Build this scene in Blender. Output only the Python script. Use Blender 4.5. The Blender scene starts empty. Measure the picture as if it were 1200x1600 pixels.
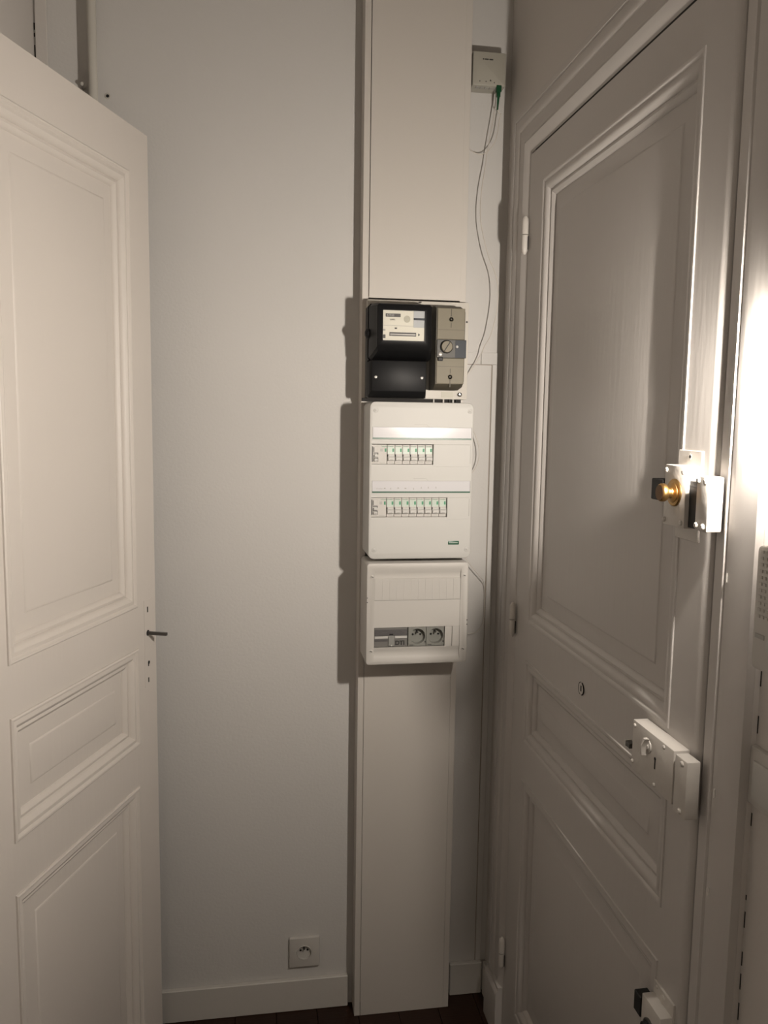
import bpy, bmesh, math, random
from mathutils import Vector, Matrix, Euler

random.seed(4)
SC = bpy.context.scene
C = SC.collection
PI = math.pi

# ---------------------------------------------------------------- camera
# right-handed world: x to the right along the end wall, y into the room's end, z up, floor at z = 0
yaw, pitch, roll = 0.15956, -0.11384, 0.0145
cy, sy = math.cos(yaw), math.sin(yaw)
cp, sp = math.cos(pitch), math.sin(pitch)
cr, sr = math.cos(roll), math.sin(roll)
fwd = Vector((sy*cp, cy*cp, sp))
rt = Vector((cy, -sy, 0))
up = rt.cross(fwd)
r2 = cr*rt + sr*up
u2 = -sr*rt + cr*up
EYE = 1.614
cam_d = bpy.data.cameras.new('camera')
cam_d.sensor_fit = 'HORIZONTAL'
cam_d.sensor_width = 36.0
cam_d.lens = 1290/1200*36.0
cam_d.clip_start = 0.05
cam = bpy.data.objects.new('camera', cam_d)
C.objects.link(cam)
m = Matrix((r2, u2, -fwd)).transposed().to_4x4()
m.translation = Vector((0, 0, EYE))
cam.matrix_world = m
SC.camera = cam

# ---------------------------------------------------------------- world, exposure
w = bpy.data.worlds.new('world')
SC.world = w
w.use_nodes = True
w.node_tree.nodes['Background'].inputs[0].default_value = (0.9, 0.8, 0.7, 1)
w.node_tree.nodes['Background'].inputs[1].default_value = 0.02
SC.view_settings.view_transform = 'Standard'
SC.view_settings.look = 'None'
SC.view_settings.gamma = 1
SC.view_settings.exposure = 0.0
SC.view_settings.use_curve_mapping = False
LAMP_STRENGTH = 2720.0
LAMP_COLOR = (1.0, 0.91, 0.81)
LAMP_AT = (0.626, 0.882, 1.660)
CAP = 0.029
FILL_LAMP = 18.0  # strength of the fill light added behind the viewer
SC.cycles.max_bounces = 8
SC.cycles.diffuse_bounces = 6

# ---------------------------------------------------------------- materials
def mat(name, col, rough=0.5, spec=0.5, metal=0.0, bump=0.0, bscale=60.0, stretch=(1, 1, 1), emit=0, coat=0.0, mottle=0.0, mscale=3.0, trans=0.0, bdist=0.002):
    mt = bpy.data.materials.new(name)
    mt.use_nodes = True
    nt = mt.node_tree
    b = nt.nodes['Principled BSDF']
    b.inputs['Base Color'].default_value = (*col, 1)
    b.inputs['Roughness'].default_value = rough
    b.inputs['Metallic'].default_value = metal
    b.inputs['Specular IOR Level'].default_value = spec
    if coat:
        b.inputs['Coat Weight'].default_value = coat
        b.inputs['Coat Roughness'].default_value = 0.08
    if trans:
        b.inputs['Transmission Weight'].default_value = trans
    if emit:
        b.inputs['Emission Color'].default_value = (*col, 1)
        b.inputs['Emission Strength'].default_value = emit
    tc = nt.nodes.new('ShaderNodeTexCoord')
    if bump:
        mp = nt.nodes.new('ShaderNodeMapping')
        mp.inputs['Scale'].default_value = stretch
        nz = nt.nodes.new('ShaderNodeTexNoise')
        nz.inputs['Scale'].default_value = bscale
        nz.inputs['Detail'].default_value = 4
        bp = nt.nodes.new('ShaderNodeBump')
        bp.inputs['Strength'].default_value = bump
        bp.inputs['Distance'].default_value = bdist
        nt.links.new(tc.outputs['Object'], mp.inputs[0])
        nt.links.new(mp.outputs[0], nz.inputs['Vector'])
        nt.links.new(nz.outputs['Fac'], bp.inputs['Height'])
        nt.links.new(bp.outputs[0], b.inputs['Normal'])
    if mottle:
        nz2 = nt.nodes.new('ShaderNodeTexNoise')
        nz2.inputs['Scale'].default_value = mscale
        nz2.inputs['Detail'].default_value = 3
        rp = nt.nodes.new('ShaderNodeMix')
        rp.data_type = 'RGBA'
        rp.inputs[6].default_value = (*[c*(1-mottle) for c in col], 1)
        rp.inputs[7].default_value = (*[min(1, c*(1+mottle)) for c in col], 1)
        nt.links.new(tc.outputs['Object'], nz2.inputs['Vector'])
        nt.links.new(nz2.outputs['Fac'], rp.inputs[0])
        nt.links.new(rp.outputs[2], b.inputs['Base Color'])
    return mt

M = dict(
    wall=mat('wall_paint', (0.533, 0.518, 0.497), 0.75, bump=0.25, bscale=140, mottle=0.03, mscale=2.5),
    wall_r=mat('side_wall_paint', (0.533, 0.504, 0.475), 0.7, bump=0.25, bscale=120, mottle=0.03),
    ceil=mat('ceiling_paint', (0.562, 0.547, 0.518), 0.8, bump=0.1),
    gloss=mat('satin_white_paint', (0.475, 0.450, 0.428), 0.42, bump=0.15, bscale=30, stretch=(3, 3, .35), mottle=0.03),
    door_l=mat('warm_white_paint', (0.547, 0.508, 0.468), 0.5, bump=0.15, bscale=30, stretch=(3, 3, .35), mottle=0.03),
    base=mat('baseboard_paint', (0.504, 0.482, 0.446), 0.5, bump=0.3, bscale=40),
    lock=mat('lock_white_paint', (0.533, 0.504, 0.468), 0.4, bump=0.3, bscale=80),
    duct=mat('trunking_plastic', (0.518, 0.486, 0.446), 0.5, bump=0.05, bscale=200),
    plastic=mat('white_plastic', (.485, .476, .452), 0.5, spec=.35, bump=0.04, bscale=300),
    plastic2=mat('cream_plastic', (.485, .465, .435), 0.5, spec=.35, bump=0.04, bscale=300),
    glossy=mat('clear_covered_label', (0.562, 0.554, 0.569), 0.16, coat=0.6),
    plate=mat('meter_panel_plastic', (0.540, 0.511, 0.461), 0.5, bump=0.05),
    black=mat('black_moulded_plastic', (0.006, 0.006, 0.0065), 0.5, spec=0.22, bump=0.05, bscale=90),
    blackm=mat('matt_black', (0.010, 0.010, 0.010), 0.6),
    dial=mat('cream_dial', (0.533, 0.511, 0.432), 0.5),
    dial2=mat('dial_sticker', (0.33, 0.34, 0.345), 0.5),
    ink=mat('dark_ink', (0.03, 0.028, 0.026), 0.5),
    inkg=mat('grey_ink', (0.32, 0.31, 0.29), 0.5),
    faint=mat('faint_ink', (0.36, 0.35, 0.33), 0.5),
    wheel=mat('brushed_aluminium', (0.30, 0.29, 0.27), 0.5, metal=0.6, bump=0.1, bscale=200, stretch=(1, 1, 8)),
    beige=mat('aged_beige_plastic', (0.17, 0.150, 0.107), 0.5, spec=.3, bump=0.06, mottle=0.05, mscale=30),
    beiged=mat('dark_olive_plastic', (0.075, 0.066, 0.048), 0.5, spec=.3),
    slate=mat('blue_grey_label', (0.020, 0.025, 0.033), 0.5, spec=.3),
    green=mat('green_print', (0.02, 0.20, 0.09), 0.5),
    darkgreen=mat('dark_green_print', (0.008, 0.07, 0.035), 0.35),
    palegreen=mat('pale_green_print', (0.45, 0.52, 0.455), 0.4),
    connector=mat('green_connector_plastic', (0.004, 0.055, 0.020), 0.35),
    cellgrey=mat('grey_device_plastic', (0.15, 0.145, 0.135), 0.5, bump=0.05),
    cellgrey2=mat('light_grey_socket_plastic', (0.21, 0.21, 0.19), 0.45),
    celldark=mat('dark_grey_plastic', (0.085, 0.08, 0.08), 0.45, bump=0.5, bscale=260),
    brass=mat('worn_brass', (0.42, 0.26, 0.10), 0.36, metal=1.0, bump=0.15, bscale=80, mottle=0.2, mscale=60),
    brassdk=mat('tarnished_brass', (0.12, 0.06, 0.02), 0.4, metal=0.8),
    steel=mat('dark_steel', (0.10, 0.095, 0.09), 0.35, metal=0.9, bump=0.1),
    chrome=mat('bright_screw', (0.85, 0.83, 0.78), 0.25, metal=0.6),
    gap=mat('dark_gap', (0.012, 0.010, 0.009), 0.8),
    wood=mat('dark_wood', (0.020, 0.007, 0.003), 0.5, spec=.3, bump=0.3, bscale=25, stretch=(1, 8, 1), mottle=0.45, mscale=6),
    box=mat('off_white_box_plastic', (.34, .325, .28), 0.45),
    pipe=mat('pipe_paint', (0.475, 0.454, 0.410), 0.5, bump=0.2),
    cable=mat('fibre_sheath', (0.562, 0.526, 0.475), 0.4),
    hole=mat('dark_hole', (0.006, 0.006, 0.006), 0.9),
    bulb=mat('lit_bulb', LAMP_COLOR, 0.5, emit=LAMP_STRENGTH),
)

# ---------------------------------------------------------------- mesh helpers
def NB():
    return bmesh.new()

def add_box(bm, x0, x1, y0, y1, z0, z1, bev=0.0, seg=1):
    x0, x1 = min(x0, x1), max(x0, x1)
    y0, y1 = min(y0, y1), max(y0, y1)
    z0, z1 = min(z0, z1), max(z0, z1)
    t = bmesh.new()
    bmesh.ops.create_cube(t, size=1.0)
    for v in t.verts:
        v.co = Vector(((x0+x1)/2 + v.co.x*(x1-x0), (y0+y1)/2 + v.co.y*(y1-y0), (z0+z1)/2 + v.co.z*(z1-z0)))
    if bev > 0:
        bmesh.ops.bevel(t, geom=t.edges[:], offset=bev, segments=seg, profile=0.5, affect='EDGES')
    merge(bm, t)
    return bm

def merge(bm, t):
    me = bpy.data.meshes.new('tmp')
    t.to_mesh(me)
    t.free()
    bm.from_mesh(me)
    bpy.data.meshes.remove(me)

def box(*a, **k):
    return add_box(NB(), *a, **k)

def add_hull(bm, loops, caps=True):
    """loops: list of equally long point rings, skinned together."""
    vl = [[bm.verts.new(p) for p in lp] for lp in loops]
    n = len(loops[0])
    for a, b in zip(vl[:-1], vl[1:]):
        for i in range(n):
            j = (i+1) % n
            try:
                bm.faces.new((a[i], a[j], b[j], b[i]))
            except ValueError:
                pass
    if caps:
        bm.faces.new(vl[0][::-1])
        bm.faces.new(vl[-1])
    bmesh.ops.recalc_face_normals(bm, faces=bm.faces[:])
    return bm

def rrect(x0, x1, z0, z1, r, n=5):
    """rounded rectangle outline in x,z"""
    pts = []
    for cx, cz, a0 in ((x1-r, z1-r, 0), (x0+r, z1-r, 90), (x0+r, z0+r, 180), (x1-r, z0+r, 270)):
        for i in range(n+1):
            a = math.radians(a0 + 90*i/n)
            pts.append((cx+r*math.cos(a), cz+r*math.sin(a)))
    return pts

def slab(x0, x1, z0, z1, yf, yb, r=0.006, edge=0.0015, n=5):
    """rounded-corner slab, front face at yf, soft front edge"""
    bm = NB()
    loops = []
    for y, g in ((yb, 0), (yf+edge, 0), (yf+edge*0.3, edge*0.3), (yf, edge)):
        loops.append([(p[0], y, p[1]) for p in rrect(x0+g, x1-g, z0+g, z1-g, max(r-g, .0004), n)])
    return add_hull(bm, loops)

def add_cyl(bm, c, axis, r, L, n=20, r2=None):
    """cylinder/cone starting at c along axis"""
    r2 = r if r2 is None else r2
    axis = Vector(axis).normalized()
    q = axis.to_track_quat('Z', 'Y')
    c = Vector(c)
    loops = []
    for d, rr in ((0, r), (L, r2)):
        loops.append([c + q @ Vector((rr*math.cos(2*PI*i/n), rr*math.sin(2*PI*i/n), d)) for i in range(n)])
    t = bmesh.new()
    add_hull(t, loops)
    merge(bm, t)
    return bm

def cyl(*a, **k):
    return add_cyl(NB(), *a, **k)

def add_lathe(bm, c, axis, prof, n=24, caps=True):
    """prof: (distance along axis, radius)"""
    axis = Vector(axis).normalized()
    q = axis.to_track_quat('Z', 'Y')
    c = Vector(c)
    loops = [[c + q @ Vector((max(r, 1e-4)*math.cos(2*PI*i/n), max(r, 1e-4)*math.sin(2*PI*i/n), d)) for i in range(n)] for d, r in prof]
    t = bmesh.new()
    add_hull(t, loops, caps)
    merge(bm, t)
    return bm

def lathe(*a, **k):
    return add_lathe(NB(), *a, **k)

def catmull(P, k=8):
    P = [Vector(p) for p in P]
    Q = [P[0]*2-P[1]] + P + [P[-1]*2-P[-2]]
    out = []
    for i in range(1, len(Q)-2):
        for j in range(k):
            t = j/k
            a, b, c, d = Q[i-1], Q[i], Q[i+1], Q[i+2]
            out.append(0.5*((2*b)+(-a+c)*t+(2*a-5*b+4*c-d)*t*t+(-a+3*b-3*c+d)*t**3))
    out.append(P[-1])
    return out

def tube(P, r, n=8, smooth=True):
    P = catmull(P) if smooth else [Vector(p) for p in P]
    bm = NB()
    loops = []
    nrm = Vector((0, 1, 0.01))
    for i, p in enumerate(P):
        t = (P[min(i+1, len(P)-1)] - P[max(i-1, 0)]).normalized()
        nrm = (nrm - t*nrm.dot(t)).normalized()
        b = t.cross(nrm)
        loops.append([p + r*(math.cos(2*PI*k/n)*nrm + math.sin(2*PI*k/n)*b) for k in range(n)])
    return add_hull(bm, loops)

def sweep_rect(u0, u1, v0, v1, prof, f, close=True, sides='LTRB'):
    """moulding profile (inset d, height h) swept round a rectangle with mitred corners; f maps (u,v,h)"""
    bm = NB()
    L = []
    for d, h in prof:
        L.append([bm.verts.new(f(u, v, h)) for u, v in ((u0+d, v0+d), (u1-d, v0+d), (u1-d, v1-d), (u0+d, v1-d))])
    for a, b in zip(L[:-1], L[1:]):
        for i in range(4):
            j = (i+1) % 4
            bm.faces.new((a[i], a[j], b[j], b[i]))
    if close:
        bm.faces.new(L[-1])
    return bm

# ---------------------------------------------------------------- object helpers
def apply_smooth(me, ang=35):
    me.polygons.foreach_set('use_smooth', [True]*len(me.polygons))
    try:
        me.set_sharp_from_angle(angle=math.radians(ang))
    except Exception:
        pass

def thing(name, label=None, cat=None, loc=(0, 0, 0), rz=0.0, group=None, kind=None, ry=0.0):
    o = bpy.data.objects.new(name, None)
    C.objects.link(o)
    o.location = loc
    o.rotation_euler = (0, ry, rz)
    o.empty_display_size = 0.02
    if label: o['label'] = label
    if cat: o['category'] = cat
    if group: o['group'] = group
    if kind: o['kind'] = kind
    o['_m'] = [c for row in Matrix.LocRotScale(Vector(loc), Euler((0, ry, rz)), None) for c in row]
    return o

def basis(o):
    while o is not None:
        if '_m' in o.keys():
            v = list(o['_m'])
            return Matrix([v[i*4:i*4+4] for i in range(4)])
        o = o.parent
    return Matrix.Identity(4)

def obj(name, bm, material, parent=None, local=False, smooth=True, label=None, kind=None, cat=None, group=None, nrm=True):
    if nrm:
        bmesh.ops.recalc_face_normals(bm, faces=bm.faces[:])
    me = bpy.data.meshes.new(name)
    bm.to_mesh(me)
    bm.free()
    if parent is not None and not local:
        me.transform(basis(parent).inverted())
    me.materials.append(M[material] if isinstance(material, str) else material)
    if smooth:
        apply_smooth(me)
    o = bpy.data.objects.new(name, me)
    C.objects.link(o)
    o.parent = parent
    if label: o['label'] = label
    if kind: o['kind'] = kind
    if cat: o['category'] = cat
    if group: o['group'] = group
    return o

def cut(o, cutters):
    """boolean-cut cutters (bmeshes in the same space as o's mesh) and bake"""
    cm = NB()
    for c in cutters:
        merge(cm, c)
    bmesh.ops.recalc_face_normals(cm, faces=cm.faces[:])
    me = bpy.data.meshes.new('cutter')
    cm.to_mesh(me)
    cm.free()
    if o.parent is not None:
        me.transform(basis(o).inverted())
    co = bpy.data.objects.new('cutter', me)
    C.objects.link(co)
    co.parent = o.parent
    md = o.modifiers.new('b', 'BOOLEAN')
    md.operation = 'DIFFERENCE'
    md.solver = 'EXACT'
    md.object = co
    dg = bpy.context.evaluated_depsgraph_get()
    dg.update()
    nm = bpy.data.meshes.new_from_object(o.evaluated_get(dg))
    o.modifiers.clear()
    old = o.data
    o.data = nm
    nm.name = old.name
    apply_smooth(nm)
    bpy.data.objects.remove(co)
    bpy.data.meshes.remove(me)

def text_bm(s, size, x, z, y, depth=0.0003, align='LEFT', bold=0.0):
    """lettering lying in the x,z plane, facing -y"""
    cu = bpy.data.curves.new('t', 'FONT')
    cu.body = s
    cu.size = size
    cu.extrude = depth
    cu.offset = bold
    cu.align_x = align
    to = bpy.data.objects.new('t', cu)
    C.objects.link(to)
    dg = bpy.context.evaluated_depsgraph_get()
    me = bpy.data.meshes.new_from_object(to.evaluated_get(dg))
    bpy.data.objects.remove(to)
    me.transform(Matrix.Translation((x, y, z)) @ Matrix.Rotation(PI/2, 4, 'X'))
    bm = NB()
    bm.from_mesh(me)
    bpy.data.meshes.remove(me)
    return bm

def struct(name, bm, material, smooth=True, parent=None):
    return obj(name, bm, material, parent, kind=None if parent else 'structure', smooth=smooth)

# room numbers (metres)
WY = 2.108          # end wall
XL = -0.490         # left wall
XR = 0.648          # right wall by the corner
XR2 = 0.656         # right wall nearer the viewer, past the door frame
YB = -3.60          # wall behind the viewer
HC = 2.95           # ceiling
XD = 0.640          # face of the entrance door

# ================================================================ SETTING
fl = struct('floor', box(-3.1, .85, YB-.1, WY+.1, -0.05, -0.012), 'wood')
yp = YB-.05
row = 0
xw = 0.11
x = XL
col_i = 0
plank_me = {}
while x < XR - 0.001:
    x2 = min(x + xw, XR)
    y = YB
    off = (col_i*0.37) % 0.9
    seg = 0.35 + off*0.5
    while y < WY - 0.001:
        y2 = min(y + seg, WY)
        p = obj('plank', box(x+.0006, x2-.0006, y+.0006, y2-.0006, -0.012, 0.0, bev=0.0008), 'wood', fl)
        y = y2
        seg = 0.9
    x = x2
    col_i += 1

struct('wall_back', box(-3.1, .85, WY, WY+.1, 0, HC), 'wall')
bm = NB()
add_box(bm, XL-.1, XL, 1.31, WY+.1, 0, HC)
add_box(bm, XL-.1, XL, 0.60, 1.31, 2.23, HC)
add_box(bm, XL-.1, XL, -.30, 0.60, 0, HC)
struct('wall_left', bm, 'wall_r', smooth=False)
struct('wall_side_room', box(-3.1, -3.0, YB-.1, WY+.1, 0, HC), 'wall_r')
struct('wall_rear', box(-3.1, .85, YB-.1, YB, 0, HC), 'wall')
struct('ceiling', box(-3.1, .85, YB-.1, WY+.1, HC, HC+.1), 'ceil')
# right wall with the doorway left open (y 1.07..1.92, z 0..2.23)
bm = NB()
add_box(bm, XR, .78, 1.915, WY+.1, 0, HC)
add_box(bm, XR, .78, 1.06, 1.915, 2.232, HC)
add_box(bm, XR, .78, 0.957, 1.06, 0, HC)
add_box(bm, XR2, .78, YB-.1, 0.957, 0, HC)
struct('wall_right', bm, 'wall_r', smooth=False)
# landing side of the doorway, closed off by the closed door
struct('wall_landing', box(.78, .80, 0.9, 2.0, 0, 2.4), 'gap', smooth=False)

# skirting boards
def skirting(name, pts_bm):
    return struct(name, pts_bm, 'base')
skirting('baseboard_back', box(XL, .2555, 2.094, WY, 0, .090, bev=.0018))
skirting('baseboard_back_corner', box(.5435, .6355, 2.094, WY, 0, .093, bev=.0018))
skirting('baseboard_right', box(.6365, XR, 2.026, 2.0935, 0, .098, bev=.0018))
skirting('baseboard_left', box(XL, XL+.014, 1.45, 2.0935, 0, .09, bev=.0018))

# batten in the left corner, with a crack beside it
bm = box(XL+.004, XL+.030, WY-.006, WY, 0.09, HC, bev=.0015)
struct('trim_1', bm, 'wall_r')
bm = NB()
for z0, z1 in ((2.40, 2.452), (2.47, 2.478), (2.485, 2.5)):
    add_box(bm, XL+.0005, XL+.0035, WY-.0012, WY, z0, z1)
struct('trim_2', bm, 'gap')
# boxed panel frame on the end wall right of the trunking
bm = NB()
add_box(bm, .545, .5875, WY-.004, WY, 1.755, 1.785, bev=.0008)
add_box(bm, .5885, .634, WY-.004, WY, 1.755, 1.785, bev=.0008)
add_box(bm, .619, .6345, WY-.004, WY, .093, 1.7545, bev=.0008)
struct('trim_3', bm, 'wall')
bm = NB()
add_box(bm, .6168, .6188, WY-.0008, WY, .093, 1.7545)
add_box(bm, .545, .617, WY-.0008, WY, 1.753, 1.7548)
struct('trim_4', bm, mat('joint_line', (.30, .26, .22), .8))  # brown line drawn along the inner joints of the panel frame

# ---------------------------------------------------------------- entrance door (right wall)
# casing: profile from the door opening outward: (d, rise above the door face)
CP = [(0.0, -.020), (.0005, -.004), (.004, 0.0), (.026, .0075), (.029, .0020), (.033, .0055), (.062, .0055), (.065, .0080), (.075, .0092), (.089, .0090), (.091, .0050), (.094, .0098), (.108, .0100), (.1085, -.012)]
OY, OZ = 1.9145, 2.2285     # opening edges: hinge side, top
def casing_LT():
    bm = NB()
    L = []
    for d, h in CP:
        X = XD - h
        L.append([bm.verts.new((X, OY+d, 0.0)), bm.verts.new((X, OY+d, OZ+d)), bm.verts.new((X, 0.965, OZ+d))])
    for a, b in zip(L[:-1], L[1:]):
        for i in range(2):
            bm.faces.new((a[i], a[i+1], b[i+1], b[i]))
    return bm
fr = thing('door_frame', loc=(XD, 1.9, 0), kind='structure')
fr.name = 'trim_5'
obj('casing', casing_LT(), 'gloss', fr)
# lock-side jamb and casing
CR = [(0.0, -.030), (.0005, -.010), (.002, -.0045), (.030, -.0010), (.032, .0034), (.036, .0041), (.039, .0002), (.042, .0030), (.050, .0038), (.053, .0040), (.1035, .0042), (.1045, .0038), (.105, -.018)]
bm = NB()
L = []
for d, h in CR:
    L.append([bm.verts.new((XD-h, 1.0625-d, 0)), bm.verts.new((XD-h, 1.0625-d, 2.33))])
for a, b in zip(L[:-1], L[1:]):
    bm.faces.new((a[0], a[1], b[1], b[0]))
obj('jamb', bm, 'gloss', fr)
# plinth block at the foot of the hinge-side casing
bm = NB()
prof = [(.6215, 0), (.6215, .118), (.6225, .126), (.6275, .133), (.6275, .142), (.645, .142), (.645, 0)]
add_hull(bm, [[(X, 1.920, z) for X, z in prof], [(X, 2.0230, z) for X, z in prof]])
obj('plinth_block', bm, 'gloss', fr)
# small paint chips on the jamb edge
for z, yy in ((1.405, 1.0150), (1.10, 1.0125), (.955, 1.0120)):
    obj('paint_chip', box(XD-.0056, XD-.004, yy-.0012, yy+.0012, z-.006, z+.006), 'chrome', fr)
# joint between casing return and the side wall (cracked paint)
bm = NB()
for z0, z1 in ((1.272, 1.300), (1.208, 1.232), (1.080, 1.098), (.975, .982), (.935, .958), (.880, .900), (.845, .868), (.800, .825)):
    add_box(bm, XR2-.0006, XR2+.0002, 0.9545, 0.9562, z0, z1)
obj('paint_crack', bm, 'gap', fr)

door = thing('door_1', loc=(XD, 1.9, 0), kind='structure')
LY0, LY1, LZ0, LZ1 = 1.068, 1.9125, 0.008, 2.2215    # leaf, lock edge to hinge edge
PANELS = [(1.153, 1.8245, 1.1385, 2.1465), (1.146, 1.8275, 0.8460, 1.0475), (1.147, 1.8240, 0.140, 0.756)]
# local (u,v,h) -> world for the right door
fR = lambda u, v, h: (XD - h, u, v)
def leaf_face(us, vs, holes, f, h=0.0):
    """flat board front made of a grid with rectangular openings"""
    bm = NB()
    V = {}
    def g(u, v):
        if (u, v) not in V:
            V[(u, v)] = bm.verts.new(f(u, v, h))
        return V[(u, v)]
    for i in range(len(us)-1):
        for j in range(len(vs)-1):
            uc, vc = (us[i]+us[i+1])/2, (vs[j]+vs[j+1])/2
            if any(a < uc < b and c < vc < d for a, b, c, d in holes):
                continue
            bm.faces.new((g(us[i], vs[j]), g(us[i+1], vs[j]), g(us[i+1], vs[j+1]), g(us[i], vs[j+1])))
    return bm
def leaf(u0, u1, v0, v1, panels, f, thick, rnd=0.0, rnd_side=-1):
    us = sorted({u0, u1} | {p[0] for p in panels} | {p[1] for p in panels})
    vs = sorted({v0, v1} | {p[2] for p in panels} | {p[3] for p in panels})
    bm = leaf_face(us, vs, panels, f)
    # edges and back
    seg = 9
    for uu, s in ((u0, -1), (u1, 1)):
        r = rnd if s == rnd_side else .0015
        prev = None
        prof = [(uu + s*r*math.sin(PI/2*i/seg), -r*(1-math.cos(PI/2*i/seg))) for i in range(seg+1)] + [(uu+s*r, -thick)]
        for uu2, hh in prof:
            cur = (bm.verts.new(f(uu2, v0, hh)), bm.verts.new(f(uu2, v1, hh)))
            if prev:
                bm.faces.new((prev[0], cur[0], cur[1], prev[1]))
            prev = cur
    for vv in (v0, v1):
        a = [bm.verts.new(f(u, vv, h)) for u, h in ((u0, 0), (u1, 0), (u1, -thick), (u0, -thick))]
        bm.faces.new(a)
    a = [bm.verts.new(f(u, v, -thick)) for u, v in ((u0, v0), (u1, v0), (u1, v1), (u0, v1))]
    bm.faces.new(a)
    bmesh.ops.remove_doubles(bm, verts=bm.verts[:], dist=1e-5)
    return bm
MP = [(0, -.0005), (0.0005, .0012), (.0014, .0020), (.0055, .0020), (.0085, .0000), (.0105, -.0015), (.014, -.0005), (.019, .0), (.024, -.0025), (.0285, -.0075), (.0295, -.0105), (.032, -.0095), (.036, -.0085), (.041, -.0115), (.044, -.0150),
      (.0445, -.0170), (.078, -.0145), (.080, -.0130), (.084, -.0125)]
MP_L = [(0, -.0005), (0.0008, .0026), (.0035, .0040), (.0065, .0034), (.0085, .0005)] + MP[5:]
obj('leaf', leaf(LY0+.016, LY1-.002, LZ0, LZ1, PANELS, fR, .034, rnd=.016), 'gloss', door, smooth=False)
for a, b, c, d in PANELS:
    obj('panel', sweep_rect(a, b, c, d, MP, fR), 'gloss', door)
obj('gap_shade', box(XD+.0030, XD+.030, LY0+.02, LY1-.022, 2.2218, 2.2282), 'gap', door)  # dark strip standing in for the shade in the gap above the leaf
obj('gap_shade', box(XD+.010, XD+.030, 1.0630, 1.0678, .01, 2.2218), 'gap', door)  # same dark stand-in for shade, down the lock-side gap
for y0_ in [1.00+.055*i for i in range(11)]:
    obj('paint_crack', box(XD-.0022, XD-.0008, y0_, y0_+.045, OZ+.0300, OZ+.0307), 'gap', fr)
obj('paint_crack', box(XR-.0016, XR+.0002, 1.0, 2.00, OZ+.1086, OZ+.1096), 'ink', fr)
# paumelle hinges
for zc in (2.041, 1.127, .249):
    bm = NB()
    yc, xc = 1.9085, XD-.0095
    add_lathe(bm, (xc, yc, zc+.001), (0, 0, 1), [(0, .0078), (.030, .0078), (.036, .0066), (.041, .0035), (.042, .0)], 16)
    h = obj('hinge', bm, 'lock', door)
    bm = NB()
    add_lathe(bm, (xc, yc, zc-.001), (0, 0, -1), [(0, .0074), (.030, .0074), (.036, .0062), (.040, .004), (.043, .003), (.0435, .0)], 16)
    obj('pintle', bm, 'lock', h)
    obj('hinge_slot', box(xc+.0045, xc+.0065, yc-.0076, yc-.0068, zc-.034, zc-.003), 'gap', h)
# abandoned keyhole cover in the lock rail
kc = (XD-.0005, 1.494, 1.0893)
bm = lathe(kc, (-1, 0, 0), [(0, .0125), (.001, .0125), (.0016, .0112), (.0014, .009), (.0010, .0085), (.0010, .0)], 24)
ks = obj('keyhole_cover', bm, 'gloss', door)
bm = NB()
for a in range(24):
    t0, t1 = 2*PI*a/24, 2*PI*(a+1)/24
    if a in (5, 6, 17, 18): continue
    add_hull(bm, [[(XD-.0022, kc[1]+r*math.cos(t), kc[2]+r*math.sin(t)) for t in (t0, t1)] + [(XD-.0005, kc[1]+r*math.cos(t), kc[2]+r*math.sin(t)) for t in (t1, t0)] for r in (.0115, .0132)])
obj('ring', bm, 'gap', ks)
obj('slot', box(XD-.0022, XD-.001, kc[1]-.0018, kc[1]+.0018, kc[2]-.005, kc[2]+.006), 'gap', ks)

def screw(bm, c, axis, r, h=.0016, slot=True):
    return add_lathe(bm, c, axis, [(0, r), (h*.5, r*.98), (h, r*.6), (h*1.05, 0)], 14)

def painted_case(name, y0, y1, z0, z1, xf, label, tail=None):
    o = obj(name, box(xf, XD+.0005, y0, y1, z0, z1, bev=.0016, seg=2), 'lock', door, label=label)
    return o
def screws_on(o, pts, xf, r=.0040, mt='lock', h=.0024):
    for (yy, zz) in pts:
        s = obj('screw', screw(NB(), (xf, yy, zz), (-1, 0, 0), r, h=h), mt, o)

# upper deadbolt
XF1 = .615
lk = painted_case('deadbolt', 1.099, 1.161, 1.4605, 1.5505, XF1, 'white painted deadbolt case with a brass thumb knob, level with the eye')
obj('fixing_plate', box(XD-.0035, XD+.0005, 1.097, 1.1625, 1.440, 1.5725, bev=.0006), 'lock', lk)
bm = NB(); add_cyl(bm, (XD-.0040, 1.1290, 1.5635), (-1, 0, 0), .0045, .0006, 16)
obj('screw_hole', bm, 'lock', lk)
bm = NB(); add_cyl(bm, (XD-.0044, 1.1270, 1.5635), (-1, 0, 0), .0026, .0006, 12)
obj('screw_pit', bm, 'gap', lk)
screws_on(lk, [(1.1555, 1.5425), (1.1070, 1.5420), (1.1560, 1.4680), (1.1070, 1.4680)], XF1)
kb = (XF1, 1.1290, 1.5105)
bm = lathe(kb, (-1, 0, 0), [(0, .0205), (.0015, .0205), (.003, .0190), (.0035, .0150), (.0045, .0145), (.0055, .0125), (.0070, .0090), (.0085, .0085)], 32)
obj('rose', bm, 'brass', lk)
bm = lathe((XF1-.008, kb[1], kb[2]), (-1, 0, 0), [(0, .0080), (.005, .0080), (.006, .0100), (.0075, .0128), (.0090, .0134), (.0135, .0134), (.0150, .0128), (.0160, .0115)], 32)
obj('thumb_knob', bm, 'brass', lk)
bm = lathe((XF1-.0239, kb[1], kb[2]), (-1, 0, 0), [(0, .0118), (.0006, .0114), (.0008, 0)], 32)
obj('knob_face', bm, 'brassdk', lk)
obj('latch_slide', box(.6135, XD-.001, 1.1625, 1.199, 1.4945, 1.5270, bev=.0012), 'blackm', lk, label='black sliding catch')
bm = NB()
add_cyl(bm, (.6265, 1.0985, 1.523), (0, -1, 0), .0055, .030, 14)
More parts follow.
